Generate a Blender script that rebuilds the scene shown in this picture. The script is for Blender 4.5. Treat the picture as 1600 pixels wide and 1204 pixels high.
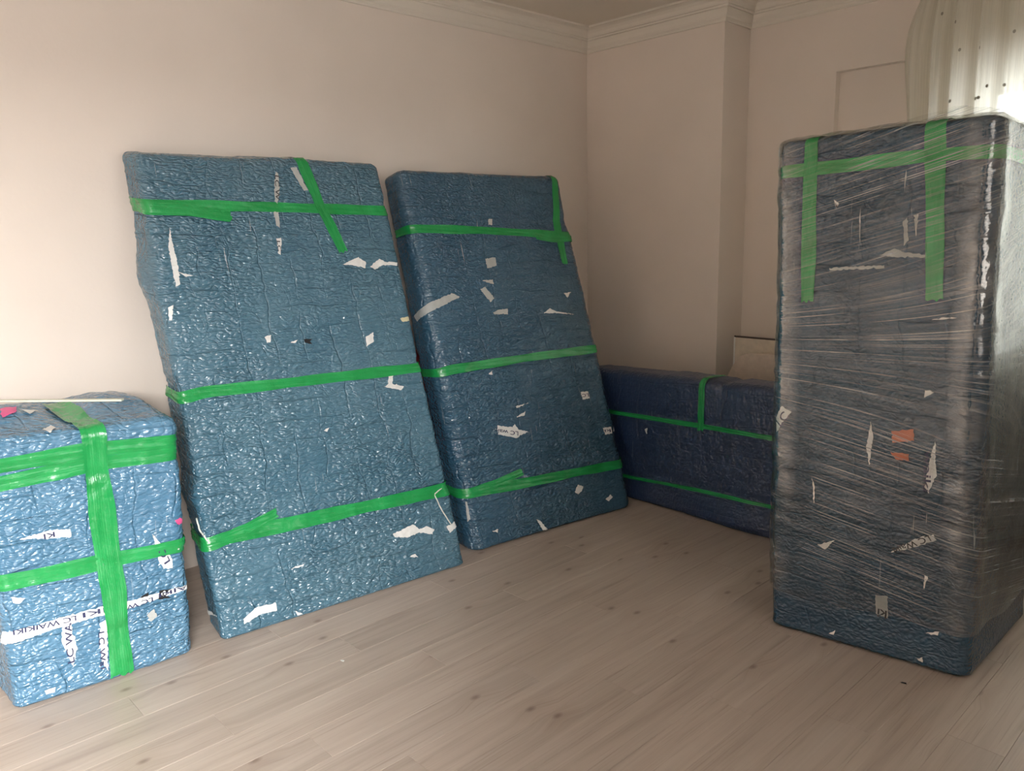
import bpy, bmesh, math, random
import numpy as np
from mathutils import Vector, Matrix

for o in list(bpy.data.objects):
    bpy.data.objects.remove(o, do_unlink=True)
scene = bpy.context.scene
COL = scene.collection
random.seed(4)

# ---------------------------------------------------------------- camera
cam_d = bpy.data.cameras.new('camera'); cam = bpy.data.objects.new('camera', cam_d); COL.objects.link(cam)
RX = Vector((0.690670, 0.722878, -0.020551)); RY = Vector((0.117143, -0.139876, -0.983215)); RZ = Vector((-0.713619, 0.676670, -0.181289))
cam.matrix_world = Matrix(((RX.x, -RY.x, -RZ.x, 0), (RX.y, -RY.y, -RZ.y, 0), (RX.z, -RY.z, -RZ.z, 1.42), (0, 0, 0, 1)))
cam_d.sensor_fit = 'HORIZONTAL'; cam_d.sensor_width = 36.0; cam_d.lens = 36.0 * 1235 / 1600; cam_d.clip_start = .05
scene.camera = cam

# ---------------------------------------------------------------- daylight and exposure
world = bpy.data.worlds.new('daylight'); scene.world = world; world.use_nodes = True
world.node_tree.nodes['Background'].inputs[0].default_value = (.97, .98, 1.0, 1)
world.node_tree.nodes['Background'].inputs[1].default_value = 4.0
def window_light(name, loc, rot, sx, sy, power, col=(1, .97, .93)):
    l = bpy.data.lights.new(name, 'AREA'); l.shape = 'RECTANGLE'; l.size = sx; l.size_y = sy; l.energy = power; l.color = col
    o = bpy.data.objects.new(name, l); COL.objects.link(o); o.location = loc; o.rotation_euler = rot
    return o
# daylight outside the windows: right wall beside the photographer, back wall behind the sheer curtain
window_light('daylight_right', (2.30, -1.45, 2.75), (math.radians(62), 0, math.radians(90)), 3.0, 1.9, 1400, (1, .97, .94))
window_light('daylight_back', (-.45, 4.62, 1.45), (math.radians(-90), 0, 0), 1.7, 1.25, 20, (.95, 1, .97))
scene.view_settings.view_transform = 'Standard'; scene.view_settings.look = 'None'
scene.view_settings.gamma = 1.0; scene.view_settings.use_curve_mapping = False
scene.view_settings.exposure = 0.60
scene.cycles.max_bounces = 8

# ---------------------------------------------------------------- package geometry core (rounded, lumpy, warped boxes)
def _hash(ix, iy, iz, seed):
    n = (ix * 374761393 + iy * 668265263 + iz * 2147483647 + seed * 1274126177) & 0xFFFFFFFF
    n = ((n ^ (n >> 13)) * 1274126177) & 0xFFFFFFFF
    n = n ^ (n >> 16)
    return (n & 0xFFFF) / 65535.0

def vnoise(p, seed=0):
    """value noise in [-1, 1] for an (n,3) array"""
    i = np.floor(p).astype(np.int64); t = p - i; t = t * t * (3 - 2 * t)
    out = 0
    for dx in (0, 1):
        wx = t[:, 0] if dx else 1 - t[:, 0]
        for dy in (0, 1):
            wy = t[:, 1] if dy else 1 - t[:, 1]
            for dz in (0, 1):
                wz = t[:, 2] if dz else 1 - t[:, 2]
                out = out + wx * wy * wz * _hash(i[:, 0] + dx, i[:, 1] + dy, i[:, 2] + dz, seed)
    return out * 2 - 1

class Pack:
    """corners: FBL FBR BBL BBR FTL FTR BTL BTR (world); size: width, depth, height in metres; r: edge radius"""
    def __init__(self, corners, size, r, seed, lump=.008, wrinkle=.002, cinch=(), bulge=(), wr=(9, 9, 42), rt=.035):
        self.rt = rt; self.c = np.array(corners, float); self.size = np.array(size, float); self.r = r
        self.seed = seed; self.lump = lump; self.wrinkle = wrinkle; self.cinch = cinch; self.bulge = bulge; self.wr = np.array(wr, float)
        self.o = np.array([self.c[:4, 0].mean(), self.c[:4, 1].mean(), 0.0])
    def warp(self, p):
        t = p / self.size; x, y, z = t[:, 0:1], t[:, 1:2], t[:, 2:3]; c = self.c
        b = (c[0] * (1 - x) + c[1] * x) * (1 - y) + (c[2] * (1 - x) + c[3] * x) * y
        u = (c[4] * (1 - x) + c[5] * x) * (1 - y) + (c[6] * (1 - x) + c[7] * x) * y
        return b * (1 - z) + u * z
    def rounded(self, q):
        r, rb, rt = self.r, .014, min(self.r, self.rt)      # bottom edge creased, top edge crisper, uprights soft
        k = np.clip(q, np.array([r, r, rb]), self.size - np.array([r, r, rt])); d = q - k
        sz = np.where(d[:, 2] < 0, r / rb, r / rt); d = d.copy(); d[:, 2] *= sz
        n = d / np.maximum(np.linalg.norm(d, axis=1, keepdims=True), 1e-9)
        p = n * r; p[:, 2] /= sz
        return k + p, n
    def disp(self, p, n):
        s = self.seed
        f = .65 * vnoise(p * 3.1 + s, s) + .25 * vnoise(p * 8.3 + 5 * s, s + 1) + .14 * vnoise(p * 19 + s, s + 2)
        d = self.lump * f
        w = 1 - np.abs(vnoise(p * self.wr + 3.7 * s + .35 * f[:, None], s + 3))
        w2 = 1 - np.abs(vnoise(p * self.wr[::-1] * np.array([.8, 1, .7]) + 1.7 * s, s + 4))
        d += self.wrinkle * (w ** 4 * 1.2 + .6 * w2 ** 5 - .5)
        d += self.wrinkle * .35 * vnoise(p * 70, s + 6)
        for (s0, v0, s1, v1, wd, dep) in self.cinch:      # tapes pull the wrap in
            x = np.clip(p[:, 0], 0, self.size[0]); tt = (x - s0) / (s1 - s0 + 1e-9); vv = v0 + (v1 - v0) * tt
            d -= dep * np.exp(-((p[:, 2] - vv) / wd) ** 2)
        for (x, y, z, rx, ry, rz, a) in self.bulge:
            d += a * np.exp(-((p[:, 0] - x) / rx) ** 2 - ((p[:, 1] - y) / ry) ** 2 - ((p[:, 2] - z) / rz) ** 2)
        # keep the underside flat on the floor
        d = np.where(n[:, 2] < -.7, np.minimum(d, 0) * .3, d)
        low = np.clip(p[:, 2] / .03, 0, 1)
        return d * (.35 + .65 * low)
    def surf(self, q, off=0.0):
        p, n = self.rounded(q)
        m = self.warp(p + n * (self.disp(p, n) + off)[:, None] if np.ndim(off) else p + n * (self.disp(p, n)[:, None] + off))
        m[:, 2] = np.maximum(m[:, 2], .001)
        return m
    def unroll(self, sv):
        """unrolled wrap coordinates: s along the width (<0 left side, >width right side), v up (>height: top)"""
        sv = np.asarray(sv, float); W, D, H = self.size
        s, v = sv[:, 0], sv[:, 1]
        q = np.zeros((len(sv), 3)); q[:, 0] = np.clip(s, 0, W)
        dep = np.where(s < 0, -s, np.where(s > W, s - W, 0))
        top = np.maximum(v - H, 0)
        q[:, 1] = np.clip(dep + top, 0, D); q[:, 2] = np.clip(v, 0, H)
        return q
    def sv(self, sv, off=0.0):
        return self.surf(self.unroll(sv), off)

PACKS = {
 'lb': Pack([(-2.712,.405,0),(-2.672,.955,0),(-3.22,.40,0),(-3.20,.93,0),(-2.735,.405,.868),(-2.690,.985,.850),(-3.20,.40,.90),(-3.18,.955,.885)],
            (.56,.52,.86), .035, 11, .010, .0035, cinch=((0,.72,.56,.73,.05,.008),(0,.36,.56,.37,.03,.005)),
            bulge=((.12,.28,.86,.10,.12,.10,.03),(.45,.33,.86,.12,.14,.10,.03),(.30,.25,.86,.05,.2,.10,-.02))),
 'm1': Pack([(-2.668,1.050,0),(-2.560,2.125,0),(-2.870,1.085,0),(-2.760,2.150,0),(-3.252,1.132,1.776),(-3.150,2.165,1.782),(-3.412,1.118,1.800),(-3.315,2.165,1.790)],
            (1.07,.20,1.86), .030, 23, .011, .0028, cinch=((0,1.62,1.07,1.66,.035,.008),(0,.93,1.07,.93,.03,.007),(0,.37,1.07,.36,.03,.008)),
            bulge=((0,.12,1.36,.12,.1,.10,.035),(0,.1,.52,.1,.12,.05,.02))),
 'm2': Pack([(-2.632,2.232,0),(-2.500,3.245,0),(-2.840,2.262,0),(-2.700,3.262,0),(-3.212,2.315,1.776),(-3.078,3.325,1.766),(-3.385,2.330,1.735),(-3.250,3.330,1.725)],
            (1.02,.20,1.86), .06, 37, .009, .0022, cinch=((0,1.55,1.02,1.60,.03,.007),(0,.93,1.02,.95,.03,.006),(0,.33,1.02,.36,.03,.007)),
            bulge=((1.02,.08,.6,.12,.2,.5,.012),)),
 'lo': Pack([(-2.95,3.350,0),(-1.30,3.295,0),(-2.95,3.57,0),(-1.30,3.55,0),(-2.95,3.355,.70),(-1.30,3.30,.735),(-2.95,3.57,.695),(-1.30,3.56,.73)],
            (1.65,.25,.72), .05, 41, .010, .0016, cinch=((0,.50,1.65,.52,.03,.004),(0,.17,1.65,.18,.02,.004)), bulge=((1.02,0,.02,.2,.1,.1,.015),(.92,.1,.72,.03,.3,.08,-.012)), wr=(40,9,7)),
 'ca': Pack([(-1.336,2.542,0),(-.686,2.632,0),(-1.290,3.18,0),(-.684,3.27,0),(-1.372,2.548,1.726),(-.734,2.630,1.748),(-1.33,3.18,1.70),(-.715,3.27,1.725)],
            (.635,.63,1.725), .045, 53, .006, .0012, wr=(4,4,30), rt=.018),
}
# tapes, torn paper scraps and print, in the unrolled metres of each package wrap
WRAP = {
 'lb': dict(
  tapes=[
   ([(-0.52, 0.777), (0.054, 0.777), (0.29, 0.788), (0.556, 0.778), (1.08, 0.778)], 0.024),
   ([(-0.52, 0.721), (0.048, 0.721), (0.268, 0.739), (0.556, 0.735), (1.08, 0.735)], 0.024),
   ([(-0.52, 0.418), (0.012, 0.418), (0.165, 0.415), (0.321, 0.415), (0.553, 0.407), (1.08, 0.407)], 0.026),
   ([(0.306, 1.276), (0.306, 0.767), (0.307, 0.47), (0.314, 0.313), (0.314, 0.013)], 0.036),
  ],
  scraps=[
   ('w', [(0.076, 0.544), (0.153, 0.554), (0.213, 0.544), (0.213, 0.519), (0.142, 0.53)]),
   ('w', [(0.448, 0.472), (0.471, 0.432), (0.508, 0.365), (0.504, 0.334), (0.475, 0.339), (0.455, 0.405)]),
   ('w', [(-0.022, 0.26), (0.14, 0.266), (0.288, 0.267), (0.286, 0.237), (0.136, 0.235), (-0.049, 0.217)]),
   ('w', [(0.337, 0.261), (0.438, 0.26), (0.556, 0.257), (0.556, 0.243), (0.436, 0.237), (0.334, 0.233)]),
   ('w', [(0.162, 0.259), (0.181, 0.266), (0.183, 0.211), (0.192, 0.153), (0.174, 0.088), (0.162, 0.137), (0.15, 0.189)]),
   ('w', [(0.262, 0.213), (0.286, 0.219), (0.273, 0.042), (0.257, 0.08), (0.258, 0.152)]),
   ('w', [(0.034, 0.367), (0.071, 0.355), (0.054, 0.342), (0.038, 0.349)]),
   ('w', [(0.087, 0.04), (0.119, 0.041), (0.115, 0.025), (0.09, 0.026)]),
   ('p', [(0.522, 0.503), (0.539, 0.508), (0.556, 0.497), (0.552, 0.482), (0.529, 0.487)]),
   ('w', [(0.525, 0.396), (0.543, 0.414), (0.539, 0.383)]),
   ('k', [(0.393, 0.262), (0.418, 0.273), (0.421, 0.26), (0.398, 0.251)]),
   ('k', [(0.455, 0.266), (0.496, 0.261), (0.474, 0.244), (0.494, 0.227), (0.45, 0.235)]),
   ('g', [(0.407, 0.193), (0.433, 0.208), (0.442, 0.177), (0.42, 0.166)]),
   ('p', [(0.118, 1.123), (0.171, 1.152), (0.154, 1.087), (0.108, 1.045)]),
   ('w', [(0.174, 1.117), (0.223, 1.127), (0.189, 1.074)]),
   ('w', [(0.182, 0.911), (0.215, 0.949), (0.221, 0.915), (0.193, 0.873)]),
  ],
  texts=[
   ('LC WAIKIKI', (0.198, 0.252), (0.026, 0.257), 0.017, 'n'),
   ('IKI', (0.285, 0.253), (0.217, 0.254), 0.017, 'n'),
   ('LC W', (0.432, 0.243), (0.347, 0.24), 0.016, 'n'),
   ('AIKI', (0.552, 0.252), (0.453, 0.248), 0.014, 'n'),
   ('LC', (0.49, 0.356), (0.47, 0.41), 0.022, 'n'),
   ('LC WA', (0.168, 0.108), (0.172, 0.243), 0.02, 'n'),
   ('LC Wai', (0.265, 0.183), (0.259, 0.057), 0.018, 'n'),
   ('KI', (0.169, 0.538), (0.139, 0.537), 0.018, 'n'),
  ],
 ),
 'm1': dict(
  tapes=[
   ([(-0.2, 1.653), (0.029, 1.653), (0.493, 1.647), (1.039, 1.631), (1.27, 1.631)], 0.022),
   ([(-0.2, 1.636), (0.017, 1.636), (0.171, 1.631), (0.326, 1.606)], 0.022),
   ([(0.68, 2.02), (0.68, 1.851), (0.729, 1.657), (0.793, 1.446)], 0.024),
   ([(-0.2, 0.904), (0.011, 0.904), (0.096, 0.917), (0.511, 0.908), (1.026, 0.899), (1.27, 0.899)], 0.021),
   ([(-0.2, 0.357), (0.014, 0.357), (0.072, 0.367), (0.507, 0.356), (1.028, 0.346), (1.27, 0.346)], 0.026),
   ([(-0.2, 0.362), (0.015, 0.362), (0.172, 0.386), (0.283, 0.415)], 0.018),
  ],
  scraps=[
   ('g', [(0.552, 1.802), (0.562, 1.793), (0.551, 1.712), (0.535, 1.661), (0.523, 1.672), (0.534, 1.739)]),
   ('g', [(0.511, 1.625), (0.533, 1.625), (0.522, 1.556), (0.507, 1.567)]),
   ('w', [(0.496, 1.512), (0.519, 1.514), (0.502, 1.441), (0.492, 1.446)]),
   ('g', [(0.623, 1.821), (0.651, 1.825), (0.686, 1.722), (0.664, 1.719)]),
   ('w', [(0.072, 1.564), (0.073, 1.5), (0.077, 1.412), (0.072, 1.339), (0.054, 1.332), (0.052, 1.42), (0.054, 1.488)]),
   ('w', [(0.071, 1.389), (0.108, 1.377), (0.131, 1.371), (0.101, 1.367)]),
   ('w', [(0.017, 1.252), (0.035, 1.261), (0.021, 1.202), (0.012, 1.203)]),
   ('w', [(0.777, 1.389), (0.863, 1.42), (0.895, 1.393), (0.886, 1.367), (0.823, 1.384)]),
   ('w', [(0.91, 1.374), (0.964, 1.408), (0.994, 1.392), (1.053, 1.387), (1.049, 1.372), (0.977, 1.378), (0.933, 1.359)]),
   ('w', [(0.364, 1.105), (0.394, 1.111), (0.383, 1.082), (0.37, 1.081)]),
   ('w', [(0.469, 1.071), (0.507, 1.084), (0.49, 1.069)]),
   ('w', [(0.815, 1.063), (0.857, 1.079), (0.851, 1.039), (0.812, 1.02)]),
   ('k', [(0.53, 1.082), (0.569, 1.078), (0.555, 1.068), (0.564, 1.054), (0.532, 1.065)]),
   ('y', [(1.006, 1.13), (1.052, 1.135), (1.053, 1.114), (1.013, 1.115)]),
   ('w', [(0.894, 0.9), (0.915, 0.891), (0.897, 0.845), (0.951, 0.826), (0.935, 0.811), (0.854, 0.836), (0.875, 0.845)]),
   ('w', [(0.751, 0.216), (0.816, 0.228), (0.852, 0.233), (0.878, 0.207), (0.914, 0.212), (0.948, 0.19), (0.934, 0.171), (0.874, 0.194), (0.813, 0.187), (0.757, 0.201)]),
   ('w', [(0.088, 0.06), (0.141, 0.087), (0.217, 0.084), (0.216, 0.055), (0.15, 0.058), (0.09, 0.041)]),
   ('w', [(1.01, 0.187), (1.064, 0.197), (1.066, 0.172), (1.043, 0.168), (1.019, 0.156)]),
   ('w', [(0.293, 0.19), (0.351, 0.195), (0.347, 0.186)]),
   ('w', [(0.806, 0.107), (0.832, 0.113), (0.844, 0.094)]),
   ('w', [(-0.18, 0.056), (-0.013, 0.094), (-0.18, 0.035)]),
   ('w', [(0.537, 0.696), (0.564, 0.702), (0.552, 0.688)]),
   ('w', [(0.285, 0.03), (0.311, 0.012), (0.289, 0.012)]),
  ],
  texts=[
   ('LC W', (0.555, 1.785), (0.536, 1.678), 0.018, 'k'),
   ('LC', (0.503, 1.501), (0.499, 1.457), 0.016, 'k'),
  ],
 ),
 'm2': dict(
  tapes=[
   ([(-0.2, 1.552), (0.036, 1.552), (0.443, 1.542), (0.989, 1.511), (1.22, 1.511)], 0.021),
   ([(0.966, 2.02), (0.966, 1.834), (0.91, 1.523), (0.908, 1.35)], 0.022),
   ([(-0.2, 0.849), (0.019, 0.849), (0.057, 0.858), (0.516, 0.87), (1.016, 0.874), (1.22, 0.874)], 0.021),
   ([(-0.2, 0.273), (0.045, 0.273), (0.479, 0.255), (1.016, 0.242), (1.22, 0.242)], 0.023),
   ([(-0.2, 0.281), (0.036, 0.281), (0.176, 0.289), (0.358, 0.314)], 0.016),
   ([(0.744, 1.509), (0.87, 1.491), (0.999, 1.497), (1.22, 1.497)], 0.018),
  ],
  scraps=[
   ('g', [(-0.116, 1.134), (0.025, 1.187), (0.16, 1.227), (0.199, 1.206), (0.092, 1.167), (-0.095, 1.104)]),
   ('g', [(0.396, 1.394), (0.46, 1.4), (0.457, 1.356), (0.395, 1.344)]),
   ('g', [(0.342, 1.283), (0.416, 1.284), (0.414, 1.26)]),
   ('g', [(0.327, 1.238), (0.36, 1.25), (0.4, 1.188), (0.372, 1.17)]),
   ('g', [(0.375, 1.117), (0.413, 1.128), (0.469, 1.131), (0.466, 1.101), (0.38, 1.107)]),
   ('g', [(0.47, 1.603), (0.494, 1.603), (0.49, 1.572), (0.466, 1.572)]),
   ('w', [(0.695, 1.092), (0.74, 1.117), (0.778, 1.097), (0.896, 1.072), (0.784, 1.086)]),
   ('w', [(0.856, 1.191), (0.907, 1.196), (0.876, 1.165)]),
   ('w', [(0.265, 0.561), (0.352, 0.538), (0.367, 0.552), (0.387, 0.52), (0.446, 0.501), (0.388, 0.494), (0.365, 0.482), (0.259, 0.518)]),
   ('w', [(0.83, 0.654), (0.879, 0.651), (0.881, 0.613), (0.832, 0.612)]),
   ('w', [(0.921, 0.447), (0.977, 0.445), (0.97, 0.408), (0.925, 0.411)]),
   ('w', [(0.983, 0.42), (1.016, 0.444), (1.016, 0.431), (1.003, 0.406)]),
   ('w', [(0.393, 0.638), (0.478, 0.643), (0.398, 0.628)]),
   ('w', [(0.387, 0.584), (0.448, 0.605), (0.435, 0.584)]),
   ('w', [(0.653, 0.156), (0.683, 0.186), (0.714, 0.173), (0.699, 0.15), (0.67, 0.139)]),
   ('w', [(0.839, 0.08), (0.876, 0.097), (0.89, 0.083), (0.858, 0.066)]),
   ('w', [(0.383, 0.074), (0.41, 0.055), (0.439, 0.012), (0.423, 0.012), (0.408, 0.015)]),
   ('g', [(0.004, 0.236), (0.018, 0.233), (0.016, 0.153), (-0.011, 0.141)]),
   ('w', [(0.117, 0.079), (0.154, 0.079), (0.147, 0.066)]),
   ('w', [(0.274, 0.814), (0.297, 0.831), (0.296, 0.809)]),
  ],
  texts=[
   ('LC wai', (0.375, 0.503), (0.262, 0.533), 0.021, 'n'),
   ('LC', (0.877, 0.631), (0.833, 0.633), 0.018, 'n'),
   ('ki', (0.966, 0.426), (0.925, 0.429), 0.016, 'n'),
   ('ki', (1.016, 0.432), (0.99, 0.412), 0.015, 'n'),
  ],
 ),
 'lo': dict(
  tapes=[
   ([(-0.25, 0.481), (0.354, 0.481), (0.807, 0.488), (1.177, 0.489), (1.9, 0.489)], 0.012),
   ([(-0.25, 0.128), (0.381, 0.128), (0.817, 0.153), (1.193, 0.162), (1.9, 0.162)], 0.009),
   ([(0.812, 0.92), (0.812, 0.662), (0.807, 0.465)], 0.017),
  ],
  scraps=[
   ('w', [(0.456, 0.418), (0.473, 0.427), (0.469, 0.391)]),
  ],
  texts=[
  ],
 ),
 'ca': dict(
  tapes=[
   ([(-0.63, 1.622), (0.019, 1.622), (0.238, 1.622), (0.45, 1.627), (0.611, 1.62), (1.265, 1.62)], 0.02),
   ([(0.114, 2.229), (0.114, 1.675), (0.114, 1.446), (0.114, 1.193)], 0.022),
   ([(0.474, 2.229), (0.474, 1.707), (0.484, 1.444), (0.491, 1.2)], 0.026),
  ],
  scraps=[
   ('g', [(0.181, 1.302), (0.347, 1.307), (0.347, 1.297), (0.183, 1.294)]),
   ('g', [(0.395, 1.438), (0.407, 1.449), (0.413, 1.387), (0.401, 1.364)]),
   ('g', [(0.331, 1.339), (0.374, 1.357), (0.4, 1.345), (0.464, 1.335), (0.461, 1.328), (0.379, 1.33)]),
   ('g', [(0.424, 1.455), (0.438, 1.458), (0.434, 1.386)]),
   ('o', [(0.387, 0.78), (0.451, 0.794), (0.454, 0.757), (0.392, 0.743)]),
   ('o', [(0.388, 0.711), (0.441, 0.712), (0.442, 0.689), (0.403, 0.69)]),
   ('w', [(0.325, 0.805), (0.334, 0.759), (0.326, 0.659), (0.315, 0.713)]),
   ('w', [(0.513, 0.765), (0.521, 0.66), (0.502, 0.594), (0.491, 0.609), (0.495, 0.676)]),
   ('w', [(0.477, 0.897), (0.478, 0.921), (0.505, 0.918)]),
   ('w', [(0.486, 1.138), (0.519, 1.148), (0.554, 1.147), (0.521, 1.141)]),
   ('g', [(0.361, 0.218), (0.396, 0.223), (0.401, 0.145), (0.363, 0.152)]),
   ('w', [(0.402, 0.376), (0.469, 0.437), (0.52, 0.463), (0.53, 0.446), (0.47, 0.409)]),
   ('w', [(0.171, 0.349), (0.227, 0.378), (0.197, 0.339)]),
   ('w', [(0.147, 0.592), (0.157, 0.555), (0.156, 0.495)]),
   ('w', [(0.012, 0.782), (0.037, 0.826), (0.073, 0.81), (0.045, 0.772), (0.02, 0.728)]),
   ('w', [(0.216, 0.032), (0.237, 0.051), (0.233, 0.033)]),
   ('w', [(0.491, 0.032), (0.507, 0.042), (0.508, 0.024)]),
   ('w', [(0.501, 0.322), (0.51, 0.32), (0.503, 0.27)]),
   ('w', [(0.19, 1.519), (0.207, 1.506), (0.199, 1.486)]),
   ('w', [(0.513, 0.128), (0.55, 0.144), (0.547, 0.13)]),
  ],
  texts=[
   ('waiki', (0.497, 0.734), (0.497, 0.597), 0.022, 'n'),
   ('LC Waiki', (0.512, 0.449), (0.411, 0.383), 0.02, 'k'),
   ('ki', (0.397, 0.155), (0.369, 0.156), 0.03, 'k'),
   ('LC', (0.026, 0.761), (0.056, 0.803), 0.03, 'n'),
  ],
 ),
}
DOTS = [(-1.309, 2.211), (-1.24, 2.212), (-1.437, 1.994), (-1.359, 1.987), (-1.341, 1.996), (-1.256, 2.02), (-1.227, 2.022), (-1.192, 2.03), (-1.15, 2.038), (-1.349, 2.354), (-1.401, 2.37), (-1.106, 2.241)]
# ---------------------------------------------------------------- material helpers
class NT:
    def __init__(self, name):
        self.m = bpy.data.materials.new(name); self.m.use_nodes = True
        self.t = self.m.node_tree; self.t.nodes.clear()
        self.out = self.t.nodes.new('ShaderNodeOutputMaterial')
    def n(self, kind, ins=None, **props):
        nd = self.t.nodes.new('ShaderNode' + kind)
        for k, v in props.items(): setattr(nd, k, v)
        for k, v in (ins or {}).items():
            s = nd.inputs[k]
            if hasattr(v, 'is_output') or isinstance(v, bpy.types.NodeSocket): self.t.links.new(v, s)
            elif isinstance(v, bpy.types.Node): self.t.links.new(v.outputs[0], s)
            else: s.default_value = v
        return nd
    def math(self, op, a, b=0.0, clamp=False):
        return self.n('Math', {0: a, 1: b}, operation=op, use_clamp=clamp).outputs[0]
    def ramp(self, fac, stops):
        r = self.n('ValToRGB', {0: fac}); e = r.color_ramp.elements
        while len(e) > 1: e.remove(e[-1])
        e[0].position, e[0].color = stops[0][0], (*stops[0][1], 1)
        for p, c in stops[1:]:
            x = e.new(p); x.color = (*c, 1)
        return r.outputs[0]
    def rng(self, v, a, b, c=0.0, d=1.0):
        return self.n('MapRange', {0: v, 1: a, 2: b, 3: c, 4: d}).outputs[0]
    def mixc(self, f, a, b, mode='MIX'):
        nd = self.n('Mix', data_type='RGBA', blend_type=mode)
        for i, v in ((0, f), (6, a), (7, b)):
            if isinstance(v, bpy.types.NodeSocket): self.t.links.new(v, nd.inputs[i])
            else: nd.inputs[i].default_value = v if i == 0 else (*v, 1)
        return nd.outputs[2]
    def noise(self, vec, scale, detail=3, rough=.5, dist=0.0):
        return self.n('TexNoise', {'Vector': vec, 'Scale': scale, 'Detail': detail, 'Roughness': rough, 'Distortion': dist}).outputs[0]
    def mapping(self, vec, scale=(1, 1, 1), rot=(0, 0, 0), loc=(0, 0, 0)):
        return self.n('Mapping', {0: vec, 1: loc, 2: rot, 3: scale}).outputs[0]
    def bump(self, h, dist, strength=1.0, normal=None):
        ins = {'Height': h, 'Distance': dist, 'Strength': strength}
        if normal is not None: ins['Normal'] = normal
        return self.n('Bump', ins).outputs[0]
    def principled(self, **kw):
        return self.n('BsdfPrincipled', {k.replace('_', ' '): v for k, v in kw.items()}).outputs[0]
    def done(self, sh):
        self.t.links.new(sh, self.out.inputs[0]); return self.m
def rgb(*c): return (*c, 1)
MAT = {}

def m_plaster(name, col, var=.04):
    t = NT(name); g = t.n('NewGeometry').outputs['Position']
    a = t.noise(g, 1.3, 3); b = t.noise(g, 60, 4)
    c = t.mixc(t.rng(a, .35, .65), tuple(x * (1 - var) for x in col), tuple(min(1, x * (1 + var)) for x in col))
    return t.done(t.principled(Base_Color=c, Roughness=.75, Normal=t.bump(b, .0015, .35)))
MAT['wall'] = m_plaster('wall_paint', (.77, .68, .61))
MAT['ceiling'] = m_plaster('ceiling_paint', (.74, .665, .57))
MAT['cornice'] = m_plaster('cornice_plaster', (.74, .68, .60), .02)
MAT['white_frame'] = m_plaster('window_frame_white', (.8, .8, .78), .01)

def m_wood():
    t = NT('laminate_wood'); oi = t.n('ObjectInfo'); co = t.n('TexCoord').outputs['Object']
    rnd = oi.outputs['Random']
    off = t.n('CombineXYZ', {0: t.math('MULTIPLY', rnd, 31.7), 1: t.math('MULTIPLY', rnd, 57.3), 2: t.math('MULTIPLY', rnd, 13.1)}).outputs[0]
    p = t.n('VectorMath', {0: co, 1: off}, operation='ADD').outputs[0]
    # knots
    vk = t.n('TexVoronoi', {'Vector': t.mapping(p, (3.6, 2.1, 1)), 'Scale': 1.0, 'Randomness': 1.0}, voronoi_dimensions='2D')
    kd = vk.outputs['Distance']
    knot = t.rng(kd, .012, .050, 1, 0)
    halo = t.rng(kd, .0, .22, 1, 0)
    w = t.n('VectorMath', {0: p, 1: t.n('CombineXYZ', {0: t.math('MULTIPLY', halo, .03), 1: 0.0, 2: 0.0}).outputs[0]}, operation='ADD').outputs[0]
    g1 = t.noise(t.mapping(w, (26, 1.1, 1)), 1.0, 5, .6, .6)
    g2 = t.noise(t.mapping(w, (150, 2.5, 1)), 1.0, 3, .6)
    f = g1
    c = t.ramp(f, [(.25, (.37, .300, .255)), (.45, (.45, .375, .322)), (.60, (.49, .415, .36)), (.8, (.54, .465, .41))])
    c = t.mixc(t.math('MULTIPLY', t.rng(g2, .56, .72), .55), c, (.30, .225, .185))
    tint = t.rng(rnd, 0, 1, .94, 1.05)
    c = t.mixc(1.0, c, t.n('CombineColor', {0: tint, 1: tint, 2: tint}).outputs[0], 'MULTIPLY')
    c = t.mixc(t.math('MULTIPLY', halo, .35), c, (.36, .27, .22))
    c = t.mixc(t.math('MULTIPLY', knot, .6), c, (.16, .11, .085))
    return t.done(t.principled(Base_Color=c, Roughness=t.rng(g1, .3, .7, .36, .46), Normal=t.bump(g2, .0006, .5)))
MAT['wood'] = m_wood()

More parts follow.
